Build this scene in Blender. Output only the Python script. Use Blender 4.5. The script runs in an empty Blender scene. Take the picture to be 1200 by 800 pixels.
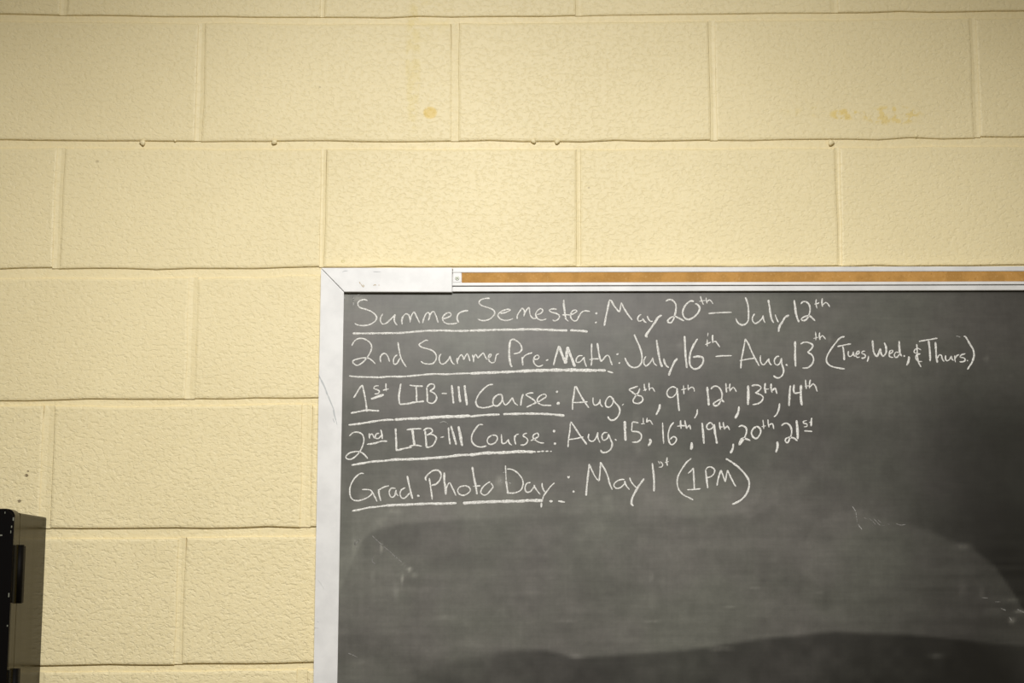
import bpy, bmesh, math, random
import numpy as np
from mathutils import Vector

random.seed(7)
rng = np.random.default_rng(7)
scene = bpy.context.scene
col = scene.collection

# ------------------------------------------------------------------ camera
F_PX = 1950.0                      # focal length in pixels of the 1200 px wide frame
PITCH = math.radians(8.7)
CAM = Vector((0.0, -2.573, 1.60))
cam_data = bpy.data.cameras.new('camera')
cam_data.sensor_width = 36.0
cam_data.lens = F_PX / 1200.0 * 36.0
cam_data.clip_start = 0.05
cam = bpy.data.objects.new('camera', cam_data)
cam.location = CAM
cam.rotation_euler = (math.radians(90) + PITCH, 0, 0)
col.objects.link(cam)
scene.camera = cam

# ------------------------------------------------------------------ world, lights, exposure
world = bpy.data.worlds.new('world')
scene.world = world
world.use_nodes = True
bg = world.node_tree.nodes['Background']
bg.inputs[0].default_value = (1.0, 0.82, 0.50, 1)
bg.inputs[1].default_value = 0.12


ld = bpy.data.lights.new('ceiling_spot', 'SPOT')
ld.energy = 222.0
ld.color = (1.0, 1.0, 1.0)
ld.shadow_soft_size = 0.17
ld.spot_size = math.radians(117.5)
ld.spot_blend = 1.0
lo = bpy.data.objects.new('ceiling_spot', ld)
lo.location = (-0.06, -1.90, 2.88)
lo.rotation_euler = (Vector((-0.006, 0, 0.67)) - Vector(lo.location)).to_track_quat('-Z', 'Y').to_euler()
col.objects.link(lo)

vs = scene.view_settings
vs.view_transform = 'Standard'
vs.look = 'None'
vs.gamma = 1.0
vs.use_curve_mapping = False
vs.exposure = 0.0
scene.display_settings.display_device = 'sRGB'


# ------------------------------------------------------------------ helpers
def unproj(px, py, plane_y=0.0):
    """world point on the vertical plane Y = plane_y measured in the photograph at (px, py)"""
    a = (px - 600.0) / F_PX
    b = (400.0 - py) / F_PX
    dy = math.cos(PITCH) - b * math.sin(PITCH)
    dz = math.sin(PITCH) + b * math.cos(PITCH)
    t = (plane_y - CAM.y) / dy
    return (a * t, CAM.z + dz * t)


def proj(X, Y, Z):
    """numpy forward projection, used to look up measured stain outlines on the board"""
    dy = Y - CAM.y
    dz = Z - CAM.z
    depth = dy * math.cos(PITCH) + dz * math.sin(PITCH)
    up = -dy * math.sin(PITCH) + dz * math.cos(PITCH)
    return 600 + F_PX * X / depth, 400 - F_PX * up / depth


def mesh_obj(name, verts, faces, mat=None, parent=None, smooth=False):
    me = bpy.data.meshes.new(name)
    me.from_pydata([tuple(v) for v in verts], [], [tuple(f) for f in faces])
    me.update()
    if smooth:
        for p in me.polygons:
            p.use_smooth = True
    o = bpy.data.objects.new(name, me)
    if mat:
        me.materials.append(mat)
    col.objects.link(o)
    if parent is not None:
        o.parent = parent
    return o


def bm_obj(name, bm, mat=None, parent=None, smooth=False):
    me = bpy.data.meshes.new(name)
    bmesh.ops.recalc_face_normals(bm, faces=bm.faces)
    bm.to_mesh(me)
    bm.free()
    if smooth:
        for p in me.polygons:
            p.use_smooth = True
    o = bpy.data.objects.new(name, me)
    if mat:
        me.materials.append(mat)
    col.objects.link(o)
    if parent is not None:
        o.parent = parent
    return o


def bm_box(bm, x0, x1, y0, y1, z0, z1, bevel=0.0, seg=2):
    vs_ = [bm.verts.new((x, y, z)) for x in (x0, x1) for y in (y0, y1) for z in (z0, z1)]
    idx = [(0, 1, 3, 2), (4, 6, 7, 5), (0, 4, 5, 1), (2, 3, 7, 6), (0, 2, 6, 4), (1, 5, 7, 3)]
    fs = [bm.faces.new([vs_[i] for i in f]) for f in idx]
    if bevel > 0:
        es = list({e for f in fs for e in f.edges})
        bmesh.ops.bevel(bm, geom=es, offset=bevel, segments=seg, affect='EDGES', profile=0.5)


def box(name, x0, x1, y0, y1, z0, z1, mat, parent=None, bevel=0.0, seg=2):
    bm = bmesh.new()
    bm_box(bm, x0, x1, y0, y1, z0, z1, bevel, seg)
    return bm_obj(name, bm, mat, parent)


def prism(name, pts, y0, y1, mat, parent=None, bevel=0.0):
    """outline pts (x, z) extruded from y0 (front) to y1 (back)"""
    bm = bmesh.new()
    a = [bm.verts.new((x, y0, z)) for x, z in pts]
    b = [bm.verts.new((x, y1, z)) for x, z in pts]
    n = len(pts)
    front = bm.faces.new(a)
    bm.faces.new(list(reversed(b)))
    for i in range(n):
        bm.faces.new((a[i], b[i], b[(i + 1) % n], a[(i + 1) % n]))
    if bevel:
        bmesh.ops.bevel(bm, geom=list(front.edges), offset=bevel, segments=2, affect='EDGES')
    return bm_obj(name, bm, mat, parent)


def empty(name, loc, label, cat):
    o = bpy.data.objects.new(name, None)
    o.empty_display_size = 0.1
    o.location = loc
    o['label'] = label
    o['category'] = cat
    col.objects.link(o)
    return o


def keep(o, parent):
    """parent without moving: geometry is given in world coordinates"""
    o.parent = parent
    o.matrix_parent_inverse.identity()
    o.location = -Vector(parent.location)
    return o


# ------------------------------------------------------------------ node helpers
class NT:
    def __init__(self, name):
        self.m = bpy.data.materials.new(name)
        self.m.use_nodes = True
        self.t = self.m.node_tree
        self.b = self.t.nodes['Principled BSDF']

    def n(self, kind, **kw):
        nd = self.t.nodes.new(kind)
        for k, v in kw.items():
            if k.startswith('i_'):
                nd.inputs[k[2:].replace('_', ' ')].default_value = v
            else:
                setattr(nd, k, v)
        return nd

    def l(self, a, b):
        self.t.links.new(a, b)

    def noise(self, vec, scale, detail=4, rough=0.55, dist=0.0):
        nd = self.n('ShaderNodeTexNoise')
        nd.inputs['Scale'].default_value = scale
        nd.inputs['Detail'].default_value = detail
        nd.inputs['Roughness'].default_value = rough
        nd.inputs['Distortion'].default_value = dist
        self.l(vec, nd.inputs['Vector'])
        return nd.outputs['Fac']

    def math(self, op, a, b=None, clamp=False):
        nd = self.n('ShaderNodeMath', operation=op, use_clamp=clamp)
        for i, v in enumerate((a, b)):
            if v is None:
                continue
            if isinstance(v, (int, float)):
                nd.inputs[i].default_value = v
            else:
                self.l(v, nd.inputs[i])
        return nd.outputs[0]

    def ramp(self, v, a, b, lo=0.0, hi=1.0, smooth=True):
        nd = self.n('ShaderNodeMapRange')
        if smooth:
            nd.interpolation_type = 'SMOOTHSTEP'
        self.l(v, nd.inputs['Value'])
        for k, x in (('From Min', a), ('From Max', b), ('To Min', lo), ('To Max', hi)):
            nd.inputs[k].default_value = x
        return nd.outputs['Result']

    def mix(self, fac, a, b):
        nd = self.n('ShaderNodeMix', data_type='RGBA')
        if isinstance(fac, (int, float)):
            nd.inputs[0].default_value = fac
        else:
            self.l(fac, nd.inputs[0])
        for i, v in ((6, a), (7, b)):
            if isinstance(v, tuple):
                nd.inputs[i].default_value = v + (1,) if len(v) == 3 else v
            else:
                self.l(v, nd.inputs[i])
        return nd.outputs[2]

    def pos(self, scale=(1, 1, 1)):
        g = self.n('ShaderNodeNewGeometry')
        mp = self.n('ShaderNodeMapping')
        mp.inputs['Scale'].default_value = scale
        self.l(g.outputs['Position'], mp.inputs['Vector'])
        return mp.outputs['Vector']

    def bump(self, h, strength, dist, normal=None):
        nd = self.n('ShaderNodeBump')
        nd.inputs['Strength'].default_value = strength
        nd.inputs['Distance'].default_value = dist
        self.l(h, nd.inputs['Height'])
        if normal is not None:
            self.l(normal, nd.inputs['Normal'])
        return nd.outputs['Normal']

    def set(self, **kw):
        for k, v in kw.items():
            s = self.b.inputs[k.replace('_', ' ')]
            if hasattr(v, 'is_output'):
                self.l(v, s)
            else:
                s.default_value = v + (1,) if isinstance(v, tuple) and len(v) == 3 else v


# ------------------------------------------------------------------ materials
CREAM = (0.80, 0.70, 0.45)


def stain_mask(nt, cx, cz, rx, rz, nscale, thr, p=None):
    """noise-broken elliptical stain centred at world (cx, cz)"""
    sep = nt.n('ShaderNodeSeparateXYZ')
    nt.l(nt.pos(), sep.inputs[0])
    dx = nt.math('DIVIDE', nt.math('SUBTRACT', sep.outputs['X'], cx), rx)
    dz = nt.math('DIVIDE', nt.math('SUBTRACT', sep.outputs['Z'], cz), rz)
    r = nt.math('ADD', nt.math('POWER', nt.math('ABSOLUTE', dx), 2.0), nt.math('POWER', nt.math('ABSOLUTE', dz), 2.0))
    m = nt.ramp(r, 1.15, 0.45)
    nz = nt.noise(nt.pos(), nscale, 3, 0.6)
    return nt.math('MULTIPLY', m, nt.ramp(nz, thr, thr + 0.10))


def make_wall_material(name, rough_amt=1.0, stains=True):
    nt = NT(name)
    p = nt.pos()
    big = nt.noise(p, 3.0, 3)
    fine = nt.noise(p, 160.0, 3)
    c = nt.mix(nt.ramp(big, 0.3, 0.7), (0.785, 0.662, 0.378), (0.845, 0.717, 0.418))
    c = nt.mix(nt.ramp(fine, 0.35, 0.7, 0, 0.25), c, (0.86, 0.76, 0.50))
    if stains:
        x, z = unproj(504, 132)
        c = nt.mix(nt.math('MULTIPLY', stain_mask(nt, x, z, 0.012, 0.011, 40, 0.30), 0.8), c, (0.78, 0.56, 0.15))
        x, z = unproj(484, 75)
        c = nt.mix(nt.math('MULTIPLY', stain_mask(nt, x, z, 0.013, 0.12, 60, 0.42), 0.38), c, (0.77, 0.62, 0.24))
        x, z = unproj(503, 20)
        c = nt.mix(nt.math('MULTIPLY', stain_mask(nt, x, z, 0.04, 0.05, 50, 0.48), 0.22), c, (0.77, 0.62, 0.24))
        x, z = unproj(1045, 135)
        c = nt.mix(nt.math('MULTIPLY', stain_mask(nt, x, z, 0.052, 0.017, 70, 0.47), 0.65), c, (0.76, 0.57, 0.18))
        x, z = unproj(990, 134)
        c = nt.mix(nt.math('MULTIPLY', stain_mask(nt, x, z, 0.026, 0.010, 60, 0.42), 0.8), c, (0.76, 0.57, 0.18))
        x, z = unproj(955, 131)
        c = nt.mix(nt.math('MULTIPLY', stain_mask(nt, x, z, 0.06, 0.010, 80, 0.52), 0.35), c, (0.76, 0.60, 0.24))
        x, z = unproj(402, 306)
        c = nt.mix(nt.math('MULTIPLY', stain_mask(nt, x, z, 0.0035, 0.003, 300, 0.40), 0.6), c, (0.5, 0.42, 0.12))
        for (sx, sy, r) in ((31, 557, .0035), (22.5, 587, .0035), (33, 552, .002), (690, 220, .0022), (375, 102, .002), (114, 189, .003)):
            x, z = unproj(sx, sy)
            c = nt.mix(nt.math('MULTIPLY', stain_mask(nt, x, z, r, r * .8, 300, 0.35), 0.85 if sx < 40 else 0.35), c, (0.16, 0.11, 0.05))
    # orange-peel masonry paint: lumps, and small pits stretched sideways
    lump = nt.noise(nt.pos((1, 1, 1.25)), 170.0, 4, 0.6, 0.3)
    pit = nt.ramp(nt.noise(nt.pos((0.85, 1, 1.3)), 140.0, 3, 0.55, 0.5), 0.34, 0.50)
    soft = nt.noise(p, 28.0, 2)
    h = nt.math('ADD', nt.math('MULTIPLY', lump, 0.9 * rough_amt), nt.math('MULTIPLY', pit, 0.55 * rough_amt))
    h = nt.math('ADD', h, nt.math('MULTIPLY', soft, 0.7))
    # the lower courses are laid in coarser-faced blocks
    sp = nt.n('ShaderNodeSeparateXYZ')
    nt.l(nt.pos(), sp.inputs[0])
    h = nt.math('MULTIPLY', h, nt.ramp(sp.outputs['Z'], 1.55, 2.15, 1.25, 0.72))
    nt.set(Base_Color=c, Roughness=0.48, Normal=nt.bump(h, 0.52, 0.0020))
    nt.b.inputs['Specular IOR Level'].default_value = 0.35
    return nt.m


M_BLOCK = make_wall_material('cream_painted_block', 1.0)
M_MORTAR = make_wall_material('cream_painted_mortar', 0.6)


def plain(name, colour, rough, metallic=0.0, bump=None, spec=0.5):
    nt = NT(name)
    p = nt.pos()
    nz = nt.noise(p, 30, 4)
    lo = tuple(max(0, c * 0.93) for c in colour)
    hi = tuple(min(1, c * 1.05) for c in colour)
    nt.set(Base_Color=nt.mix(nt.ramp(nz, 0.3, 0.7), lo, hi), Roughness=rough, Metallic=metallic)
    nt.b.inputs['Specular IOR Level'].default_value = spec
    if bump:
        nt.set(Normal=nt.bump(nt.noise(p, bump[0], 3), bump[1], 0.001))
    return nt.m


M_WHITE = plain('white_painted_metal', (0.745, 0.73, 0.70), 0.40)
M_WHITE2 = plain('bright_white_plastic', (0.77, 0.755, 0.725), 0.42)
M_SEAM = plain('dark_seam', (0.20, 0.18, 0.16), 0.7)
M_SCREW = plain('worn_steel', (0.36, 0.37, 0.30), 0.4, 0.7)
M_SLOT = plain('screw_slot', (0.04, 0.05, 0.03), 0.6)
M_FLOOR = plain('grey_floor_tile', (0.32, 0.30, 0.26), 0.5)
M_CEIL = plain('white_ceiling_tile', (0.62, 0.60, 0.54), 0.9)
M_SCUFF = plain('grey_scuff', (0.50, 0.51, 0.50), 0.7)
M_SCUFF_L = plain('pale_scuff', (0.68, 0.67, 0.64), 0.7)
M_RUST = plain('tan_tape_residue', (0.50, 0.38, 0.20), 0.8)

# cork
nt = NT('cork')
p = nt.pos()
n1 = nt.noise(p, 260, 3, 0.6)
n2 = nt.noise(nt.pos((1, 1, 1.0)), 45, 3)
c = nt.mix(nt.ramp(n2, 0.35, 0.65), (0.44, 0.225, 0.050), (0.54, 0.28, 0.068))
c = nt.mix(nt.ramp(n1, 0.55, 0.75, 0, 0.6), c, (0.66, 0.42, 0.18))
c = nt.mix(nt.ramp(n1, 0.42, 0.28, 0, 0.6), c, (0.30, 0.14, 0.03))
nt.set(Base_Color=c, Roughness=0.85, Normal=nt.bump(n1, 0.5, 0.0008))
M_CORK = nt.m

# black cabinet paint
nt = NT('black_gloss_paint')
p = nt.pos()
sc = nt.noise(nt.pos((1, 1, 0.35)), 70, 4, 0.6)
nt.set(Base_Color=nt.mix(nt.ramp(sc, 0.74, 0.80), (0.0015, 0.001, 0.001), (0.12, 0.11, 0.09)), Roughness=0.45)
nt.b.inputs['Specular IOR Level'].default_value = 0.12
M_BLACK = nt.m
nt = NT('olive_black_paint')
n1 = nt.noise(nt.pos((3.0, 9.0, 0.5)), 3.0, 3)
nt.set(Base_Color=nt.mix(nt.ramp(n1, 0.35, 0.65), (0.020, 0.014, 0.003), (0.027, 0.020, 0.006)),
       Roughness=nt.ramp(n1, 0.3, 0.7, 0.16, 0.26))
nt.b.inputs['Specular IOR Level'].default_value = 0.08
nt.b.inputs['Specular Tint'].default_value = (1, 0.84, 0.52, 1)
M_OLIVE = nt.m
M_HINGE = plain('black_hinge_metal', (0.002, 0.0015, 0.001), 0.6, 0.0, None, 0.08)
M_LEAF = plain('dark_brown_hinge_leaf', (0.010, 0.007, 0.003), 0.6, 0.0, None, 0.08)

# chalk
nt = NT('white_chalk')
p = nt.pos()
g = nt.noise(p, 900, 2, 0.6)
c = nt.mix(nt.ramp(g, 0.40, 0.56), (0.50, 0.48, 0.44), (0.86, 0.84, 0.78))
nt.set(Base_Color=c, Roughness=0.95)
nt.b.inputs['Specular IOR Level'].default_value = 0.1
M_CHALK = nt.m
nt = NT('faint_chalk')
g = nt.noise(nt.pos(), 500, 3, 0.6)
nt.set(Base_Color=nt.mix(nt.ramp(g, 0.38, 0.6), (0.14, 0.135, 0.12), (0.42, 0.41, 0.38)), Roughness=0.95)
nt.b.inputs['Specular IOR Level'].default_value = 0.3
M_FAINT = nt.m
nt = NT('very_faint_chalk')
g = nt.noise(nt.pos(), 500, 3, 0.6)
nt.set(Base_Color=nt.mix(nt.ramp(g, 0.38, 0.6), (0.11, 0.105, 0.09), (0.24, 0.23, 0.21)), Roughness=0.8)
M_FAINT2 = nt.m

# slate with chalk dust (attribute 'dust' holds wiped and smeared areas over a broad tone gradient)
nt = NT('slate_with_chalk_dust')
at = nt.n('ShaderNodeAttribute', attribute_name='dust')
d = at.outputs['Fac']
mott = nt.noise(nt.pos(), 60, 5, 0.65)
streak = nt.noise(nt.pos((0.10, 1, 1.6)), 160, 3, 0.6)
vstreak = nt.noise(nt.pos((1.6, 1, 0.08)), 120, 3, 0.6)
soft = nt.noise(nt.pos((0.7, 1, 1.0)), 9, 4, 0.6)
f = nt.math('MULTIPLY', d, nt.ramp(mott, 0.25, 0.75, 0.86, 1.14, False))
f = nt.math('MULTIPLY', f, nt.ramp(streak, 0.25, 0.75, 0.94, 1.06, False))
f = nt.math('MULTIPLY', f, nt.ramp(vstreak, 0.25, 0.75, 0.96, 1.04, False))
f = nt.math('MULTIPLY', f, nt.ramp(soft, 0.25, 0.75, 0.84, 1.16, False))
tint = nt.noise(nt.pos(), 6, 3)
dustcol = nt.mix(nt.ramp(tint, 0.35, 0.65), (0.81, 0.80, 0.66), (0.84, 0.785, 0.69))
nt.set(Base_Color=nt.mix(f, (0.008, 0.007, 0.005), dustcol), Roughness=0.42)
nt.b.inputs['Specular IOR Level'].default_value = 0.36
nt.set(Normal=nt.bump(mott, 0.15, 0.0005))
M_SLATE = nt.m

# ------------------------------------------------------------------ the block wall
# lower edges of the courses and tops of the next, as measured (x, y_bottom_edge_above, y_top_edge_below)
JOINTS = [
    [(-300, 12, 20), (0, 16.8, 24.5), (200, 19.2, 27), (400, 20.0, 28), (640, 19.0, 27), (800, 16.7, 24.5), (1000, 14.5, 22.5), (1200, 12.2, 20.5), (1500, 6, 14)],
    [(-300, 159, 169), (0, 163.3, 173), (200, 165, 174), (400, 165.5, 175), (640, 165.2, 175), (800, 165, 174), (950, 163, 173), (1080, 162, 172), (1200, 159.8, 171), (1500, 156, 167)],
    [(-300, 314, 326), (0, 314.5, 326), (200, 314.3, 325.5), (370, 312.8, 322.5), (700, 312, 322), (1200, 310.5, 320.5), (1500, 309, 319)],
    [(-300, 470, 478), (0, 468.2, 475.5), (200, 467.6, 475.3), (365, 466.4, 474.3), (800, 465, 474), (1500, 465, 474)],
    [(-300, 620, 632), (0, 619.3, 631.3), (200, 618.6, 630.5), (365, 617.5, 628), (800, 617, 628), (1500, 618, 629)],
    [(-300, 782, 790), (0, 780.2, 788), (200, 778.2, 786), (365, 776.3, 784.5), (800, 776, 784), (1500, 778, 786)],
]
# vertical joints per course: (left block's right edge, right block's left edge, at y)
VJ = [
    [(71, 78.5, 8), (375, 381, 8), (675, 681, 8), (975, 981.5, 8)],
    [(231, 238.5, 95), (530, 537, 95), (832, 838.5, 95), (1139.5, 1145.5, 95)],
    [(65, 73, 240), (376, 380.5, 240), (676, 680.5, 240), (981, 985, 240)],
    [(219.5, 229, 400), (523, 532, 400), (829, 837, 400), (1134, 1142, 400)],
    [(49, 60.5, 550), (353.5, 364, 550), (660, 668, 550), (968, 976, 550)],
    [(207, 215, 710), (517, 525, 710), (826, 834, 710), (1136, 1144, 710)],
]
ZM = 0.2032
XM = 0.4064
curves = []
for j in JOINTS:
    xs, zb, zt = [], [], []
    for x, a, b in j:
        X, Z = unproj(x, a)
        xs.append(X); zb.append(Z)
        zt.append(unproj(x, b)[1])
    curves.append((np.array(xs), np.array(zb), np.array(zt)))


def zcurve(i, X, top):
    """z of the joint edge; top=True: bottom edge of the block above, else top edge of the block below"""
    if 0 <= i < len(curves):
        xs, zb, zt = curves[i]
        return float(np.interp(X, xs, zb if top else zt))
    if i < 0:
        xs, zb, zt = curves[0]
        return float(np.mean(zb if top else zt)) - i * ZM
    xs, zb, zt = curves[-1]
    return float(np.mean(zb if top else zt)) - (i - len(curves) + 1) * ZM


X_MIN, X_MAX = -1.75, 2.60
wall = bpy.data.objects.new('wall_back', None)
# the wall: mortar bed as the structure mesh, blocks as its children
Z_TOP, Z_BOT = 3.0, 0.0
wall = box('wall_back', X_MIN, X_MAX, 0.0040, 0.14, Z_BOT, Z_TOP, M_MORTAR)
wall['kind'] = 'structure'

blocks = []
row = -4
while True:
    # course 'row' lies between joint row-1 (above) and joint row (below)
    zt_mean = zcurve(row - 1, 0, False)
    if zt_mean < 0.03:
        break
    src = VJ[row] if 0 <= row < len(VJ) else None
    if src:
        edges = [(unproj(a, y)[0], unproj(b, y)[0]) for a, b, y in src]
    else:
        ref = VJ[0] if row % 2 == 0 else VJ[1]
        if row > 5:
            ref = VJ[4] if row % 2 == 0 else VJ[5]
        edges = [(unproj(a, y)[0], unproj(b, y)[0]) for a, b, y in ref]
    while edges[0][0] > X_MIN:
        edges.insert(0, (edges[0][0] - XM, edges[0][1] - XM))
    while edges[-1][1] < X_MAX:
        edges.append((edges[-1][0] + XM, edges[-1][1] + XM))
    for k in range(len(edges) - 1):
        x0 = max(edges[k][1], X_MIN)
        x1 = min(edges[k + 1][0], X_MAX)
        if x1 - x0 < 0.02:
            continue
        NL, NS = 8, 3
        ring = []
        jit = lambda: random.gauss(0, 0.00075)
        def P(u, v):
            X = x0 + (x1 - x0) * u
            zt_ = min(zcurve(row - 1, X, False), Z_TOP)
            zb_ = max(zcurve(row, X, True), Z_BOT)
            return X, zb_ + (zt_ - zb_) * v
        for i in range(NL): ring.append((P(i / NL, 0), 'b'))
        for i in range(NS): ring.append((P(1, i / NS), 'r'))
        for i in range(NL): ring.append((P(1 - i / NL, 1), 't'))
        for i in range(NS): ring.append((P(0, 1 - i / NS), 'l'))
        cx, cz = P(0.5, 0.5)
        hw, hh = (x1 - x0) / 2, (P(.5, 1)[1] - P(.5, 0)[1]) / 2
        levels = [(0.0, 0.0050), (0.0003, 0.0016), (0.0014, 0.0003), (0.0042, -0.0003)]
        proud = random.gauss(0, 0.00035)
        verts, faces = [], []
        n = len(ring)
        js = [(jit(), jit()) for _ in ring]
        for li, (ins, yy) in enumerate(levels):
            for (pt, side), (jx, jz) in zip(ring, js):
                X = pt[0] + jx; Z = pt[1] + jz
                sx = 1 - ins / hw; sz = 1 - ins / hh
                verts.append((cx + (X - cx) * sx, yy + (proud if li > 0 else 0), cz + (Z - cz) * sz))
        for li in range(len(levels) - 1):
            for i in range(n):
                a = li * n + i; b = li * n + (i + 1) % n
                faces.append((a, b, b + n, a + n))
        last = (len(levels) - 1) * n
        faces.append(tuple(range(last, last + n)))
        o = mesh_obj('block', verts, faces, M_BLOCK, wall)
        # shallow mortar of the head joint at this block's right end
        jx0, jx1 = edges[k + 1]
        if jx1 < X_MAX - 0.001 and jx0 > X_MIN:
            a_ = max(zcurve(row, (jx0 + jx1) / 2, True), Z_BOT) + 0.0004
            b_ = min(zcurve(row - 1, (jx0 + jx1) / 2, False), Z_TOP) + 0.0006
            xm = (jx0 + jx1) / 2
            hv, hf = [], []
            NJ = 5
            for q in range(NJ + 1):
                zz = a_ + (b_ - a_) * q / NJ
                wgl = random.gauss(0, 0.0005)
                for X_, Y_ in ((jx0 - 0.0016, 0.0045), (jx0 - 0.0012 + wgl, 0.0012), (xm + wgl, 0.0019), (jx1 + 0.0012 + wgl, 0.0013), (jx1 + 0.0016, 0.0045)):
                    hv.append((X_, Y_, zz))
            for q in range(NJ):
                for r_ in range(4):
                    i0 = q * 5 + r_
                    hf.append((i0, i0 + 1, i0 + 6, i0 + 5))
            hf.append((4, 3, 2, 1, 0)); hf.append(tuple(NJ * 5 + r_ for r_ in range(5)))
            mesh_obj('head_joint', hv, hf, M_MORTAR, wall)
        blocks.append(o)
    row += 1

# dried mortar drips caught in the bed joints
for (px, py, r) in ((167, 166.5, .0042), (321.5, 165.5, .0045), (625, 164.5, .004), (653, 165, .004), (974, 166.5, .0045), (1074, 158.5, .0028), (205, 164, .002)):
    bm = bmesh.new()
    bmesh.ops.create_icosphere(bm, subdivisions=2, radius=1.0)
    x, z = unproj(px, py)
    for v in bm.verts:
        k = 1 + 0.18 * math.sin(v.co.x * 3 + px) * math.cos(v.co.z * 4)
        v.co = Vector((x + v.co.x * r * 1.1 * k, 0.0005 + v.co.y * r * 0.6, z + v.co.z * r * (1.0 if v.co.z > 0 else 1.25) * k))
    bm_obj('mortar_drip', bm, M_MORTAR, wall, True)

floor = box('floor', X_MIN, X_MAX, -3.2, 0.14, -0.05, -0.0005, M_FLOOR)
floor['kind'] = 'structure'
ceil = box('ceiling', X_MIN, X_MAX, -3.2, 0.14, 3.0005, 3.05, M_CEIL)
ceil['kind'] = 'structure'

# ------------------------------------------------------------------ chalkboard
YB = -0.0090          # slate face
YF = -0.0165          # frame face
BX1, BZ0 = 2.12, 0.93
board = empty('chalkboard', (0.9, -0.0015, 0.9), 'wide dark grey chalkboard in a white metal frame with handwritten dates in white chalk', 'chalkboard')


def part(o):
    return keep(o, board)


# inner opening (x left edge by height, top edge)
xi_top, z_it = unproj(403.2, 341.7, YF)
xi_bot, _ = unproj(395.2, 800, YF)
_, z_low = unproj(395.2, 800, YF)
xo_top, z_ot = unproj(376.0, 313.8, YF)
xo_bot, _ = unproj(367.2, 800, YF)
_, z_ot_r = unproj(1200, 311.8, YF)
_, z_it_r = unproj(1200, 340.4, YF)
xr, _ = unproj(1200, 312, YF)


def xl_inner(z): return xi_top + (xi_bot - xi_top) * (z_it - z) / (z_it - z_low)
def xl_outer(z): return xo_top + (xo_bot - xo_top) * (z_ot - z) / (z_ot - z_low)
def ztop(X, z0, z1): return z0 + (z1 - z0) * (X - xo_top) / (xr - xo_top)


# slate slab with dust attribute
gx = np.concatenate([np.arange(xi_bot - 0.012, 0.86, 0.0036), np.linspace(0.87, BX1 - 0.01, 40)])
gz = np.concatenate([np.linspace(BZ0 + 0.01, 1.44, 16)[:-1], np.arange(1.44, z_it + 0.008, 0.0036)])
GX, GZ = np.meshgrid(gx, gz)
PX, PY = proj(GX, YB, GZ)


def sm(a, b, v):
    t = np.clip((v - a) / (b - a), 0, 1)
    return t * t * (3 - 2 * t)


def smooth_noise(shape_x, shape_y, seed):
    """value noise over pixel coordinates with cells shape_x by shape_y"""
    r = np.random.default_rng(seed)
    g = r.random((400, 400))
    u = (PX + 4000) / shape_x; v = (PY + 4000) / shape_y
    iu = np.floor(u).astype(int); iv = np.floor(v).astype(int)
    fu = u - iu; fv = v - iv
    fu = fu * fu * (3 - 2 * fu); fv = fv * fv * (3 - 2 * fv)
    G = lambda a, b: g[a % 400, b % 400]
    return (G(iu, iv) * (1 - fu) + G(iu + 1, iv) * fu) * (1 - fv) + (G(iu, iv + 1) * (1 - fu) + G(iu + 1, iv + 1) * fu) * fv


def yline(pts):
    xs, ys = zip(*pts)
    return np.interp(PX, xs, ys)


def blob(cx, cy, rx, ry, p=2):
    return np.exp(-(np.abs((PX - cx) / rx) ** p + np.abs((PY - cy) / ry) ** p))


wob = (smooth_noise(60, 12, 1) - .5) * 8
dust = 0.078 + 0.066 * sm(1160, 760, PX) * sm(480, 600, PY) + 0.035 * sm(560, 430, PY) * sm(1190, 1000, PX)  # broad tone gradient across the slate, paler towards the left
dust += 0.018 * sm(1230, 1000, PX) * sm(480, 380, PY)
dust += 0.035 * sm(900, 420, PX) * sm(640, 430, PY)             # paler towards the upper left
dust -= 0.052 * sm(980, 1180, PX) * sm(400, 520, PY)  # darker towards the lower right
dust -= 0.016 * sm(640, 800, PY)
# dark wiped swath under the last line
b1 = yline([(395, 700), (415, 652), (425, 632), (440, 620), (470, 612), (520, 609), (580, 606), (700, 600), (800, 604), (880, 606), (960, 560), (1200, 520)])
fade = sm(1000, 850, PX)
dust += 0.028 * (1 - sm(-3, 4, PY - b1)) * sm(-70, -5, PY - b1) * fade * sm(500, 560, PY)
swath = sm(-2, 5, PY - b1) * sm(75, 20, PY - b1) * sm(640, 470, PX) * sm(412, 430, PX)
dust -= 0.030 * swath
# triangular pale patch at left below the swath
edge = (PX - 436) * (672 - 628) - (PY - 628) * (485 - 436)
pale = sm(60, -120, edge) * sm(740, 640, PY) * sm(520, 470, PX) * sm(622, 634, PY)
dust += 0.020 * pale * (0.6 + 0.8 * smooth_noise(9, 14, 3))
dust += 0.05 * np.exp(-(edge / 70.0) ** 2) * (PX > 434) * (PX < 488) * (PY < 680) * smooth_noise(6, 6, 9)
# large lighter wiped band, darker clean slate below it
b2 = yline([(395, 830), (480, 800), (510, 780), (545, 770), (600, 762), (640, 762), (675, 771), (720, 768), (800, 762), (870, 752), (920, 745), (980, 741), (1060, 743), (1120, 749), (1200, 757), (1300, 770)])
band = sm(25, -2, PY - b2) * sm(640, 680, PY)
dust += 0.018 * sm(-60, -2, PY - b2) * (1 - sm(-2, 2, PY - b2)) * sm(440, 560, PX)
softb = 4 + 16 * sm(640, 480, PX)
dust *= 1 - (0.58 - 0.16 * sm(700, 480, PX) + 0.25 * sm(900, 1150, PX)) * sm(-1, 1, (PY - b2 + wob * 0.4) / softb)
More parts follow.
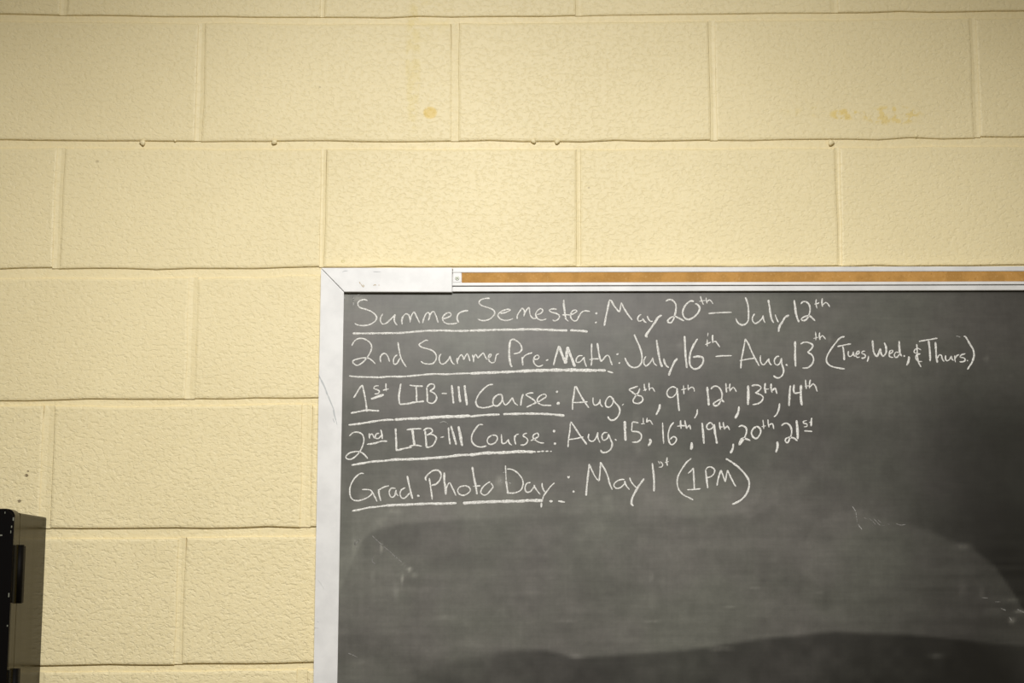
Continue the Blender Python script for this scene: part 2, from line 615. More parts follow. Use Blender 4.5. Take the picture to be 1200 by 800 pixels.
# arc under the bracketed note
arc1 = yline([(700, 640), (740, 610), (800, 606), (860, 603), (882, 596), (892, 578), (900, 545), (1200, 400)])
dust += 0.016 * (1 - sm(-2, 4, PY - arc1)) * sm(-60, -4, PY - arc1) * sm(740, 800, PX) * sm(930, 890, PX)
b3 = 632 + (smooth_noise(50, 40, 5) - .5) * 3
dust += 0.014 * sm(-3, 3, PY - b3) * sm(60, 0, PY - b3) * sm(760, 840, PX) * sm(1010, 950, PX)
# wide arc at the right
arc2 = yline([(935, 660), (945, 630), (955, 612), (975, 603), (1003, 597), (1030, 606), (1065, 614), (1100, 626), (1140, 643), (1165, 662), (1185, 690), (1200, 715), (1230, 760)])
inside = sm(-4, 5, PY - arc2) * sm(150, 10, PY - arc2) * sm(938, 950, PX)
dust += 0.022 * inside
dust -= 0.012 * (1 - sm(-4, 5, PY - arc2)) * sm(1040, 1120, PX) * sm(560, 620, PY)
# chalky smudges
for (cx, cy, rx, ry, a) in ((420, 350, 6, 3, .09), (406, 347, 3, 6, .08), (746, 490, 5, 11, .045), (745, 512, 8, 9, .03), (748, 525, 4, 8, .04),
                            (972, 397, 2.5, 5, .06), (980, 399, 3, 2, .07), (797, 404, 4, 3, .05), (1155, 420, 3, 3, .07), (711, 584, 4, 4, .05),
                            (585, 563, 3, 5, .10), (590, 566, 12, 10, .03), (447, 642, 1.6, 5, .14), (480, 667, 2.2, 2.2, .28), (486, 674, 3.5, 3, .08),
                            (471, 678, 1.6, 6, .20), (459, 599, 6, 3, .05), (445, 612, 5, 5, .04), (468, 600, 4, 6, .04), (415, 640, 2, 12, .06),
                            (676, 769, 7, 3, .08), (665, 727, 10, 2, .07), (765, 727, 8, 1.4, .09), (645, 676, 6, 1.2, .07), (763, 676, 2.5, 6, .05),
                            (520, 723, 12, 3, .05), (845, 760, 12, 2, .08), (838, 755, 20, 3, .04), (884, 689, 6, 1.4, .06), (960, 695, 5, 1.5, .06), (855, 711, 8, 1.2, .05),
                            (1130, 640, 9, 4, .04), (1097, 768, 8, 3, .03), (1186, 727, 4, 3, .10), (1196, 716, 6, 1.6, .12), (1165, 715, 10, 3, .035),
                            (1128, 690, 5, 8, .03), (1185, 703, 9, 2, .03), (1150, 695, 3, 6, .03), (1010, 600, 10, 5, .02), (500, 760, 18, 7, .02),
                            (850, 580, 10, 4, .02), (424, 775, 10, 3, .03), (560, 605, 2.5, 4, .03), (448, 707, 22, 30, .012), (464, 692, 3, 9, .07), (437, 677, 2, 7, .06),
                            (660, 455, 60, 20, .006), (600, 400, 80, 20, .008), (750, 640, 60, 25, .010), (460, 585, 5, 3, .03), (413, 505, 6, 8, .03), (425, 583, 5, 4, .05)):
    dust += a * blob(cx, cy, rx, ry) * (0.55 + 0.9 * smooth_noise(3.3, 3.3, int(cx)))
# vertical rubbing along the left edge, faint side-to-side streaks
dust += 0.016 * (smooth_noise(3.5, 90, 21) - .4) * sm(470, 410, PX)
dust += 0.018 * (smooth_noise(70, 5, 22) - .5) * sm(600, 680, PY) * sm(2.0, -2.0, (PY - b2) / 3)
dust += (0.026 * (smooth_noise(34, 26, 23) - .5) + 0.018 * (smooth_noise(12, 12, 24) - .5)) * sm(1250, 900, PX)
# slate darkened in a thin band right under the top rail
dust *= 1 - 0.30 * sm(347, 342, PY)
dust = np.clip(dust, 0.004, 0.5)

ny, nx = GX.shape
verts = np.stack([GX.ravel(), np.full(GX.size, YB), GZ.ravel()], 1)
idx = np.arange(nx * ny).reshape(ny, nx)
quads = np.stack([idx[:-1, :-1].ravel(), idx[:-1, 1:].ravel(), idx[1:, 1:].ravel(), idx[1:, :-1].ravel()], 1).tolist()
vl = verts.tolist()
bl = len(vl)
corner = [idx[0, 0], idx[0, -1], idx[-1, -1], idx[-1, 0]]
for c_ in corner:
    v = vl[int(c_)]
    vl.append([v[0], -0.0018, v[2]])
border = [idx[0, :].tolist(), idx[:, -1].tolist(), idx[-1, ::-1].tolist(), idx[::-1, 0].tolist()]
for i, bd in enumerate(border):
    quads.append(list(reversed(bd)) + [bl + i, bl + (i + 1) % 4])
quads.append([bl + 3, bl + 2, bl + 1, bl])
slate = mesh_obj('writing_surface', vl, quads, M_SLATE)
att = slate.data.attributes.new('dust', 'FLOAT', 'POINT')
att.data.foreach_set('value', np.concatenate([dust.ravel(), np.full(4, 0.05)]).astype(np.float32))
part(slate)

# frame: left rail with mitre at the top
zb = BZ0
eps = 0.0004
left = prism('left_rail', [(xo_top + eps * .3, z_ot - eps * 1.6), (xi_top - eps, z_it - eps), (xl_inner(zb), zb), (xl_outer(zb), zb)],
             YF, -0.0015, M_WHITE, bevel=0.0012)
part(left)
# plain corner piece of the top rail, up to the tack strip
x530, _ = unproj(529.8, 328, YF)
x541, _ = unproj(541, 328, YF)
top_plain = prism('corner_rail', [(xo_top + eps, z_ot), (x530, ztop(x530, z_ot, z_ot_r)), (x530, ztop(x530, z_it, z_it_r) - .0008), (xi_top + eps, z_it)],
                  YF - 0.0006, -0.0015, M_WHITE2, bevel=0.0006)
part(top_plain)
# map rail: profile extruded along x, following the slight slope
XE = BX1 - 0.03


def rail_strip(name, dz0, dz1, y0, y1, mat, xa, xb, bevel=0.0006, parent=None):
    def zt(X): return ztop(X, z_ot, z_ot_r)
    pts = [(xa, zt(xa) - dz1), (xa, zt(xa) - dz0), (xb, zt(xb) - dz0), (xb, zt(xb) - dz1)]
    o = prism(name, pts, y0, y1, mat, bevel=bevel)
    if parent is None:
        part(o)
    else:
        o.parent = parent
    return o


k = 1 / 750.0
x530 += 0.0006
rail = rail_strip('tack_rail', 0.0, 5.7 * k, YF + 0.0005, -0.0015, M_WHITE, x530, XE)
H = 28.2 * k
body = [rail]
for (a, b, y0, nm, m) in ((5.7 * k, 18.2 * k, YF + 0.004, 'rail_channel', M_WHITE), (18.2 * k, 21.6 * k, YF - 0.0008, 'rail_lip', M_WHITE2),
                          (21.6 * k, 22.6 * k, YF + 0.0045, 'rail_groove', M_SEAM), (22.6 * k, H, YF + 0.0015, 'lower_flange', M_WHITE)):
    o = rail_strip(nm, a, b, y0, -0.0015, m, x530, XE, 0.0004 if nm != 'rail_groove' else 0, parent=rail)
cork = rail_strip('cork_strip', 6.0 * k, 18.0 * k, YF + 0.0012, YF + 0.0038, M_CORK, x541, XE, 0.0004)
capo = rail_strip('end_cap', 6.2 * k, 18.0 * k, YF - 0.0006, YF + 0.0038, M_WHITE2, x530 + 0.0008, x541 - 0.0006, 0.0008)
sx, sz = unproj(535.8, 326.2, YF)
bm = bmesh.new()
bmesh.ops.create_cone(bm, cap_ends=True, segments=20, radius1=0.0034, radius2=0.0024, depth=0.0016)
bmesh.ops.rotate(bm, verts=bm.verts, cent=(0, 0, 0), matrix=__import__('mathutils').Matrix.Rotation(math.radians(90), 3, 'X'))
bmesh.ops.translate(bm, verts=bm.verts, vec=(sx, YF - 0.0013, sz))
screw = bm_obj('screw', bm, M_SCREW, capo)
bm = bmesh.new()
bm_box(bm, -0.0021, 0.0021, 0, 0.0004, -0.00055, 0.00055)
bm_box(bm, -0.00055, 0.00055, -0.0001, 0.0003, -0.0021, 0.0021)
bmesh.ops.rotate(bm, verts=bm.verts, cent=(0, 0, 0), matrix=__import__('mathutils').Matrix.Rotation(math.radians(38), 3, 'Y'))
bmesh.ops.translate(bm, verts=bm.verts, vec=(sx, YF - 0.0023, sz))
bm_obj('screw_slot', bm, M_SLOT, capo)
# little dark notch where the strips meet
nx_, nz_ = unproj(530.6, 315.8, YF)
part(box('rail_gap', nx_ - 0.0006, nx_ + 0.0004, YF - 0.0004, YF + 0.002, nz_ - 0.0018, nz_ + 0.0012, M_SEAM))
# right rail, bottom rail and chalk tray (outside the photograph, complete the board)
part(prism('right_rail', [(XE + .0005, BZ0), (XE + .0005, ztop(XE, z_ot, z_ot_r)), (BX1 + .01, ztop(XE, z_ot, z_ot_r)), (BX1 + .01, BZ0)], YF, -0.0015, M_WHITE, bevel=0.001))
part(box('bottom_rail', xl_inner(zb) + .001, XE, YF, -0.0015, BZ0, BZ0 + 0.03, M_WHITE, bevel=0.001))
part(box('chalk_tray', xl_outer(zb) + .02, BX1 - .02, -0.085, -0.0015, BZ0 - 0.018, BZ0 - 0.001, M_WHITE, bevel=0.002))


# ------------------------------------------------------------------ strokes (chalk writing)
def catmull(pts, closed=False):
    P_ = [np.array(p, float) for p in pts]
    if len(P_) == 2:
        n_ = max(2, int(np.linalg.norm(P_[1] - P_[0]) / 2.0))
        return [P_[0] + (P_[1] - P_[0]) * i / n_ for i in range(n_ + 1)]
    out = []
    ext = [2 * P_[0] - P_[1]] + P_ + [2 * P_[-1] - P_[-2]]
    for i in range(1, len(ext) - 2):
        p0, p1, p2, p3 = ext[i - 1], ext[i], ext[i + 1], ext[i + 2]
        t01 = max(np.linalg.norm(p1 - p0), 1e-6) ** .5
        t12 = max(np.linalg.norm(p2 - p1), 1e-6) ** .5
        t23 = max(np.linalg.norm(p3 - p2), 1e-6) ** .5
        m1 = (p2 - p1) + t12 * ((p1 - p0) / t01 - (p2 - p0) / (t01 + t12))
        m2 = (p2 - p1) + t12 * ((p3 - p2) / t23 - (p3 - p1) / (t12 + t23))
        n_ = max(2, int(np.linalg.norm(p2 - p1) / 1.3))
        for s in range(n_):
            t = s / n_
            out.append((2 * t**3 - 3 * t**2 + 1) * p1 + (t**3 - 2 * t**2 + t) * m1 + (-2 * t**3 + 3 * t**2) * p2 + (t**3 - t**2) * m2)
    out.append(P_[-1])
    return out


def stroke_mesh(verts, faces, pts_px, w_px, plane_y, height, rag=0.14):
    """low ridge of chalk along a measured path; w_px full width in photograph pixels"""
    c = catmull(pts_px)
    n = len(c)
    if n < 2:
        return
    ln = [0.0]
    for i in range(1, n):
        ln.append(ln[-1] + float(np.linalg.norm(c[i] - c[i - 1])))
    L = max(ln[-1], 1e-6)
    base = len(verts)
    cap = w_px * 0.45
    r1 = random.random() * 10
    for i in range(n):
        a = c[max(i - 1, 0)]; b = c[min(i + 1, n - 1)]
        d = b - a
        d = d / max(np.linalg.norm(d), 1e-6)
        nrm = np.array([-d[1], d[0]])
        e = min(ln[i], L - ln[i])
        tap = 0.55 + 0.45 * min(1, e / max(cap, 1e-6))
        wv = w_px * 0.5 * tap * (1 + 0.12 * math.sin(ln[i] * 0.35 + r1) + 0.06 * math.sin(ln[i] * 1.1 + r1 * 3))
        wl = wv * (1 + random.uniform(-rag, rag)); wr = wv * (1 + random.uniform(-rag, rag))
        for off, h in ((-wl, 0.0), (-wl * .6, height), (wr * .6, height), (wr, 0.0)):
            q = c[i] + nrm * off
            X, Z = unproj(q[0], q[1], plane_y)
            verts.append((X, plane_y - h - 0.00005, Z))
    for i in range(n - 1):
        for j_ in range(3):
            a = base + i * 4 + j_
            faces.append((a, a + 1, a + 5, a + 4))
    faces.append((base, base + 1, base + 2, base + 3))
    e_ = base + (n - 1) * 4
    faces.append((e_ + 3, e_ + 2, e_ + 1, e_))


def parse(tile, s, dw=17):
    out = []
    for chunk in s.split('/'):
        tk = chunk.split()
        w = dw
        if tk and tk[0].startswith('w'):
            w = int(tk[0][1:]); tk = tk[1:]
        pts = []
        for q in tk:
            x, y = q.split(',')
            pts.append((tile[0] + float(x) / 8.0, tile[1] + float(y) / 8.0))
        if len(pts) == 1:
            pts.append((pts[0][0] + .5, pts[0][1] + .4))
        if pts:
            out.append((pts, w / 8.0))
    return out


def chalk_part(name, label, items, mat=None, plane=YB, height=0.00035, wscale=1.0):
    verts, faces = [], []
    n_str = 0
    for tile, s in items:
        for pts, w in parse(tile, s):
            n_str += 1
            if mat is None:
                w *= min(0.92, 0.76 + 0.14 * max(0.0, w - 2.1))
                L_ = sum(math.dist(pts[i], pts[i + 1]) for i in range(len(pts) - 1))
                if L_ < w * 1.1:      # a dot: give it some body
                    mx, my = (pts[0][0] + pts[-1][0]) / 2, (pts[0][1] + pts[-1][1]) / 2
                    ux, uy = (pts[-1][0] - pts[0][0]) / max(L_, 1e-6), (pts[-1][1] - pts[0][1]) / max(L_, 1e-6)
                    e = w * 0.62
                    pts = [(mx - ux * e, my - uy * e), (mx + ux * e, my + uy * e)]
                    w *= 1.25
            stroke_mesh(verts, faces, pts, w * wscale, plane - 0.000025 * (n_str % 6), height)
    o = mesh_obj(name, verts, faces, mat or M_CHALK)
    if label:
        o['label'] = label
    # sanity: face normals towards the room
    bm_ = bmesh.new(); bm_.from_mesh(o.data)
    for f_ in bm_.faces:
        if f_.normal.y > 0.3:
            f_.normal_flip()
    bm_.to_mesh(o.data); bm_.free()
    part(o)
    return o


A, B, C_, D_ = (400, 340), (550, 340), (700, 340), (850, 340)
E, F, G_, H_ = (400, 390), (550, 390), (700, 380), (850, 380)
I, J = (960, 380), (1050, 380)
K, Lt, Mt, Nt = (400, 440), (550, 440), (700, 440), (830, 440)
O, Pt, Q, Rt = (400, 490), (550, 490), (700, 480), (820, 480)
S, T, U, V = (400, 540), (520, 540), (650, 535), (770, 535)

WORDS = [
 ('Summer', [(A, '246,98 222,88 190,92 160,110 155,138 180,165 240,182 300,212 332,255 315,292 262,322 205,332 150,325 126,310'
   ' / 388,220 370,255 368,290 385,316 415,312 455,280 490,245 505,225 / 508,228 495,262 502,300 524,330'
   ' / 572,245 566,285 572,322 / 568,290 578,250 605,220 630,232 642,262 645,302 / 645,285 660,235 680,205 705,245 735,308'
   ' / 762,308 775,260 800,215 820,212 828,240 815,285 / 815,285 830,240 850,205 865,200 885,235 908,305'
   ' / 955,268 990,258 1025,240 1028,218 1005,210 970,228 948,262 960,295 1000,316 1045,315 1085,308'
   ' / w19 1100,305 1085,262 1095,225 1135,200 1190,190')]),
 ('Semester:', [(B, '192,76 150,78 100,95 92,120 120,145 180,165 225,185 238,215 215,252 170,280 120,285 78,270'
   ' / 290,218 340,208 385,185 370,178 320,190 278,215 268,240 290,268 335,283 380,278 410,265'
   ' / 448,270 450,235 475,195 495,170 510,180 518,205 510,245 / 510,245 525,205 550,168 560,165 565,200 575,240 600,265 630,262'
   ' / 632,230 665,220 690,190 670,172 640,190 622,225 635,262 670,280 722,270'
   ' / 820,178 780,175 748,188 770,205 820,220 845,240 835,270 800,288 780,278'
   ' / w21 885,88 888,150 895,210 905,270 / 870,232 920,230 945,232 / 895,262 930,292'
   ' / 950,232 985,215 1010,195 990,185 958,205 950,250 975,285 1005,285 1025,250 1050,210 1075,195 1130,198'
   ' / w20 1188,222 1196,210 / w20 1182,305 1192,300')]),
 ('May', [(C_, 'w20 65,335 78,260 100,160 110,100 / w19 110,95 125,95 160,150 205,205 / 210,205 225,115 / w19 225,118 260,185 300,245 328,280'
   ' / 412,228 390,240 378,270 390,290 415,285 430,265 / 430,268 440,290 460,304'
   ' / 468,240 480,270 500,292 520,290 / w23 605,235 575,250 540,300 500,360 460,415 455,430 470,440')]),
 ('20th –', [(C_, 'w19 640,105 670,88 705,95 732,125 738,165 730,220 710,280 690,305 665,300 660,285 685,260 725,245 760,260 812,286'
   ' / w20 905,105 880,100 845,120 815,160 800,210 815,255 850,275 900,255 945,210 960,165 940,135 915,125'
   ' / w15 965,55 980,100 995,135 / w15 955,105 985,100 1015,95 / w15 1020,70 1025,105 1030,125 / w15 1030,110 1050,90 1070,105 1085,130'
   ' / 1040,218 1120,212 1200,208 1260,208')]),
 ('July', [(D_, 'w19 188,65 210,130 218,210 212,290 185,320 150,325 115,300 98,262'
   ' / 275,220 255,255 258,290 280,312 315,295 345,262 355,235 / 355,240 360,280 374,306'
   ' / w21 403,90 415,160 425,230 440,285 455,305 / 468,228 480,265 498,300 / w22 598,235 570,245 535,295 505,350 500,390')]),
 ('12th', [(D_, 'w22 645,92 655,160 665,230 680,275 690,300'
   ' / w19 708,130 725,110 755,108 785,135 795,175 785,230 765,270 735,285 712,275 730,255 770,240 800,245 820,265 842,288'
   ' / w15 853,85 850,130 860,170 / w15 835,130 865,125 880,115 / w18 910,75 905,120 912,155 / w15 912,140 940,115 960,125 980,158')]),
 ('2nd', [(E, '97,120 120,80 155,55 195,52 245,72 280,110 280,160 245,225 195,280 145,304 110,280 108,262 140,248 200,235 250,235 290,260 318,290'
   ' / 370,275 365,235 372,205 / 366,225 385,198 410,192 430,210 445,245 452,270'
   ' / 525,205 500,225 488,260 495,292 515,292 535,265 550,235 / 530,85 540,150 555,220 575,270 610,320')]),
 ('Summer', [(E, '815,72 795,68 755,90 728,110 750,132 810,150 860,170 890,210 885,255 855,288 810,292 765,282 745,265'
   ' / 935,195 918,225 920,265 940,292 970,285 1000,255 1020,215 / 1020,215 1025,250 1045,285 1065,296'
   ' / 1085,235 1085,265 1092,290 / 1090,265 1105,225 1125,205 1140,225 1148,255 / 1148,250 1165,215 1180,195 1195,225 1205,265'),
   (F, '30,205 38,240 40,275 / 38,240 60,202 80,235 / 80,238 110,205 130,188 150,225 165,250'
   ' / 175,240 200,220 205,200 190,200 180,225 185,262 215,282 240,270 / 240,272 248,230 255,205 278,195')]),
 ('Pre-Math:', [(F, 'w22 383,75 375,140 375,220 385,290 400,320 / w18 380,75 405,60 445,75 480,110 492,150 475,180 415,198'
   ' / w21 495,225 498,265 502,305 / 498,245 520,215 550,198 592,186'
   ' / 600,250 640,245 655,225 640,208 615,220 602,255 615,295 650,315 692,300 / w20 718,260 740,250'
   ' / w20 790,302 805,240 825,170 840,120 / w26 840,125 865,190 890,250 905,288 / w26 905,288 912,220 920,130 / w26 920,130 945,200 970,265 990,318'
   ' / 1065,215 1030,215 1002,245 1005,275 1030,275 1060,250 1078,225 / 1078,225 1080,265 1098,318'
   ' / 1148,98 1145,170 1148,250 1142,310 / 1125,250 1160,245 1215,242'),
   (G_, 'w20 0,175 10,240 20,300 35,350 / 38,350 70,310 90,290 110,300 125,345 140,382 / w20 183,282 195,276 / w18 203,368 211,355')]),
 ('July', [(G_, 'w19 345,95 370,150 400,220 418,290 415,355 385,395 345,405 305,390 275,350 258,312'
   ' / 455,300 438,335 438,370 455,390 485,370 510,335 520,310 / 520,315 530,360 560,390'
   ' / w22 555,145 565,210 578,290 590,350 608,400 / w20 622,320 632,360 650,390 670,405 / w22 750,318 725,350 700,400 680,450 670,480')]),
 ('16th –', [(G_, 'w22 818,108 822,200 830,320 840,410'
   ' / w21 940,135 905,190 875,260 865,330 870,380 900,415 935,415 975,385 995,340 985,310 945,300 895,308'
   ' / w15 1038,78 1035,110 / w16 1030,140 1030,205 / w15 1012,190 1040,178 1065,165 / w19 1083,98 1080,130 1085,175 / w16 1085,165 1110,160 1125,180 1148,212'
   ' / 1108,302 1150,296 1200,295 1260,293')]),
 ('Aug.', [(H_, 'w18 145,412 150,340 165,260 180,180 188,135 / w18 188,135 215,180 245,250 280,320 318,390 / 135,340 200,328 280,315'
   ' / 330,290 328,320 335,360 355,380 380,360 410,320 / 410,320 410,350 425,375 435,380'
   ' / 505,300 485,300 462,330 465,370 490,382 515,355 528,315 / w19 528,318 530,370 545,420 545,450 528,485 490,503 450,482 / w20 572,378 578,382')]),
 ('13th', [(H_, 'w22 655,158 655,240 655,320 660,395 / w19 705,185 730,170 780,170 820,195 810,225 770,262 / w19 770,262 810,285 828,325 815,370 775,405 722,410'
   ' / w15 845,70 850,110 848,148 / w15 826,133 868,122 / w17 885,75 882,110 888,145 / w15 885,130 910,105 925,118 940,140')]),
 ('(Tues,', [(H_, 'w18 1118,115 1080,125 1030,180 980,250 950,310 950,350 980,385 1040,405 1120,418'),
   (I, '170,208 230,195 298,182 / w20 222,205 230,260 235,335 / 275,250 272,285 285,302 310,290 322,255 / 322,258 325,290 340,300'
   ' / 345,285 375,270 372,250 355,258 345,285 355,310 380,305 / 430,250 405,255 400,270 430,285 432,305 410,318 395,312 / w19 462,295 460,325 450,350')]),
 ('Wed.,', [(I, 'w20 500,150 505,210 515,270 540,300 560,265 572,225 / w20 572,225 580,270 600,298 625,270 628,220 610,170'
   ' / 655,280 685,262 690,245 670,245 655,275 665,305 695,310 / 745,265 720,260 705,285 715,310 735,305 750,280'
   ' / w21 750,155 752,220 758,270 775,300 / 795,295 800,298 / w22 842,300 838,340 820,385')]),
 ('&', [(I, 'w18 915,185 918,240 920,300 930,350 955,400 / w14 955,240 925,225 895,240 890,262 915,272 950,275 / w15 945,278 910,290 905,315 925,345 965,348')]),
 ('Thurs.)', [(I, '935,160 1000,148 1108,130 / w21 1025,150 1035,220 1040,290 1040,345 / w20 1090,165 1095,240 1098,300 1108,358 / 1105,320 1130,285 1145,290 1155,325 1172,348'),
   (J, '465,290 465,325 478,342 500,330 520,295 / 520,295 525,325 540,338 / 550,290 552,325 558,355 / 555,320 570,295 592,282'
   ' / 650,275 615,285 600,305 640,315 650,335 625,352 595,350 / w13 668,338 / w20 635,112 650,115 690,180 725,240 732,290 715,350 670,422')]),
 ('1st', [(K, 'w18 115,208 140,170 170,120 198,88 / w18 198,88 215,170 230,250 240,340 / w20 88,352 150,340 240,325 300,328 355,330'
   ' / 350,95 315,100 305,120 330,130 355,145 345,168 310,172 / 418,72 418,110 422,148 / 390,138 445,125 / w24 278,220 340,198 400,178')]),
 ('LIB-III', [(K, 'w21 558,75 545,150 540,220 548,270 / w20 548,270 610,265 680,252 740,245 775,240'
   ' / w19 640,90 700,98 765,100 / w20 700,100 705,170 705,245 / w19 800,110 805,180 808,250 / w18 800,110 830,80 870,85 870,115 830,145'
   ' / w18 830,148 870,165 892,195 885,235 850,260 808,248 / w20 940,168 990,168 / w21 1035,88 1042,170 1052,262 / w23 1098,98 1105,170 1115,250 / w23 1155,90 1165,180 1178,278')]),
 ('Course:', [(Lt, 'w18 222,82 180,90 120,140 75,200 62,255 80,290 130,302 180,295 225,280'
   ' / w19 265,180 235,205 220,245 230,278 260,285 295,255 310,215 300,180 265,178 / 305,180 318,250 340,275 375,245 405,205 / 405,205 420,250 455,280'
   ' / w19 505,172 490,220 482,282 / 602,162 560,165 530,180 560,200 600,225 620,250 590,270 535,298'
   ' / 600,268 640,250 690,220 722,195 710,175 670,185 640,215 640,250 680,275 770,280 / w20 818,156 826,146 / w26 830,262 838,258')]),
 ('Aug.', [(Lt, 'w19 968,320 968,260 980,180 990,100 / w19 998,98 1030,160 1070,230 1120,302 / 965,252 1030,252 1110,245 / 1160,205 1160,250 1175,278 1200,272 1220,250 1226,222 / 1226,220 1226,260 1250,295'),
   (Mt, '140,205 115,195 90,220 75,260 85,290 115,295 145,260 150,210 / w19 135,205 160,245 200,290 212,330 195,380 150,418 115,410 98,382 / w14 232,280 248,265')]),
 ('8th', [(Mt, 'w18 380,100 350,110 298,133 320,150 365,180 420,200 425,235 390,260 345,255 335,235 360,190 390,150 398,118'
   ' / w17 440,75 442,110 452,145 / w15 430,140 465,128 / w19 485,68 485,110 490,140 / w16 490,125 515,115 540,152')]),
 (', after 8th', [(Mt, 'w22 588,268 580,310 550,370')]),
 ('9th', [(Mt, '740,115 705,105 665,130 652,165 670,200 705,202 740,165 748,125 / w20 745,115 755,200 760,270 768,332'
   ' / w15 808,90 810,130 812,175 / w14 785,135 835,122 / w16 850,85 852,120 855,138 / w15 855,128 885,108 905,120 910,150')]),
 (', after 9th', [(Mt, 'w17 938,315 935,355 910,402')]),
 ('12th,', [(Mt, 'w22 1030,105 1038,190 1045,280'), (Nt, 'w19 25,128 45,105 80,100 115,130 130,180 115,240 85,280 55,280 50,262 80,240 115,225 150,248'
   ' / w18 165,70 168,120 172,160 / w14 160,120 200,112 / w18 205,75 200,110 205,148 / w17 205,140 235,110 265,152 / w23 288,288 282,340 252,402')]),
 ('13th,', [(Nt, 'w26 375,92 375,180 372,275 / w18 405,98 440,88 480,95 495,115 470,145 440,162 / w18 440,162 490,180 515,205 500,240 460,265 415,272'
   ' / w22 535,70 530,120 540,165 / w16 525,130 570,125 / w20 590,75 590,120 600,160 / w20 600,140 625,120 645,170 / w19 668,260 660,320 640,365 615,388')]),
 ('14th', [(Nt, 'w22 770,92 762,180 758,285 / w20 805,85 800,130 805,165 / w17 805,168 840,162 868,155 / w24 870,88 868,160 870,220 878,280'
   ' / w16 912,38 915,80 920,125 / w14 905,100 950,95 / w17 958,38 950,80 950,120 / w17 950,110 985,78 1005,100 1022,150')]),
 ('2nd', [(O, '75,165 110,135 150,130 190,145 212,190 205,240 175,310 130,360 85,385 50,378 42,360 70,330 130,312 175,315 215,340 248,378'
   ' / 262,140 262,165 265,190 / 262,170 285,145 300,165 310,190 / 355,140 325,150 322,185 345,190 375,160 / 370,105 380,150 385,195 / w19 240,245 320,232 380,215 430,215')]),
 ('LIB-III', [(O, 'w21 508,95 512,170 515,245 515,305 / w20 515,302 580,285 660,270 / w19 612,108 680,100 750,98 / w24 665,105 675,180 685,250 / w18 635,262 690,252 755,262'
   ' / w20 785,115 792,190 798,275 / w19 770,115 800,95 840,98 855,120 830,145 800,160 / w18 810,150 860,155 890,180 880,220 850,260 798,275 / w19 930,180 962,172'
   ' / w18 1005,85 1008,160 1020,245 / w22 1028,70 1050,150 1078,250 / w27 1098,75 1115,160 1132,260')]),
 ('Course:', [(Pt, 'w18 130,60 95,60 50,110 22,170 25,220 60,258 110,270 162,258 / 215,158 180,180 168,215 185,242 225,240 260,205 262,175 240,158 210,160'
   ' / 300,150 302,190 310,235 335,235 365,200 / 365,195 375,235 400,252 / w19 425,160 425,200 435,245 / 425,190 440,155 465,148'
   ' / 540,140 510,150 505,165 535,185 548,205 535,235 510,250 480,250 / 575,210 620,190 650,165 640,140 610,150 595,175 620,205 660,228 700,232 / w22 790,124 800,118 / w22 798,238 806,238')]),
 ('Aug.', [(Pt, '925,270 930,200 942,120 948,40 / w19 950,30 985,80 1030,150 1075,210 1100,245 / 930,200 1000,190 1070,175 / 1122,145 1115,180 1130,210 1160,215 1190,180 1205,132 / 1205,130 1205,180 1225,230'),
   (Q, '95,215 65,215 45,240 50,280 70,285 100,260 105,225 / w19 105,230 125,280 140,320 125,370 80,400 45,398 30,375 / w18 165,275 180,290')]),
 ('15th,', [(Q, 'w25 258,105 260,200 265,290 / 385,122 330,118 325,150 322,200 / w18 322,205 370,205 410,230 410,270 380,300 325,305'
   ' / w16 430,75 432,130 / w15 410,132 445,130 / w17 468,75 460,120 / w18 462,118 490,100 520,140 / w25 490,272 500,300 478,340')]),
 ('16th,', [(Q, 'w17 612,120 615,200 622,318 / w18 718,118 690,150 670,200 665,260 680,315 700,328 735,300 740,265 715,252 680,280'
   ' / w19 780,98 782,140 785,178 / w17 748,155 800,150 830,150 / w19 820,98 828,140 840,178 / w19 845,165 865,145 875,185 / w26 885,305 885,340 878,375')]),
 ('19th,', [(Rt, 'w22 22,122 32,220 40,318 / w18 125,148 105,122 75,135 65,165 80,185 110,178 135,150 / w22 135,135 142,200 152,260 162,318'
   ' / w20 185,115 188,150 195,188 / w16 180,165 215,160 / w19 220,115 225,150 235,185 / w19 238,175 260,155 280,190 / w23 315,318 310,365 288,408')]),
 ('20th,', [(Rt, 'w20 365,160 395,148 430,165 440,200 425,250 395,300 372,330 375,300 400,268 440,275 475,290 / w20 530,158 500,180 485,215 500,255 530,270 560,240 572,195 555,165 530,155'
   ' / w16 592,95 598,135 600,180 / w15 580,160 620,150 / w17 640,90 642,130 650,165 / w18 650,145 680,130 695,180 / w23 728,298 730,345 715,400')]),
 ('21st', [(Rt, 'w19 765,150 795,128 825,130 855,165 862,215 845,270 825,308 805,300 805,275 840,258 880,265 918,292 / w25 908,98 915,180 920,275'
   ' / w15 1005,100 970,112 975,125 1005,135 1005,155 975,160 / w20 1050,75 1045,120 1045,155 / w15 1025,120 1055,110 / w18 980,198 1010,200 1055,203')]),
 ('Grad.', [(S, '212,118 185,115 140,145 100,200 80,260 85,330 110,365 160,372 220,355 270,325 295,290 / 195,268 240,268 275,275 300,310 335,380'
   ' / w19 348,265 355,320 370,375 / 350,275 370,260 400,245 448,232 / 510,258 470,255 450,285 455,325 475,342 500,325 512,275 / 512,270 515,305 535,328'
   ' / 600,250 565,270 550,305 565,345 590,350 620,325 640,300 / w20 618,140 630,200 648,280 668,355 / w22 718,325 725,328')]),
 ('Photo', [(S, 'w18 825,160 835,230 845,300 852,362 / w19 845,230 890,215 925,175 935,125 915,92 870,88 825,115 788,160 795,185'
   ' / w22 965,108 965,180 975,250 980,315 / 980,300 990,240 1015,205 1040,250 1075,325'),
   (T, '200,232 150,245 130,275 145,310 185,322 225,305 250,275 235,245 200,230 / w21 268,55 278,120 290,190 305,260 312,312 / 275,238 345,232'
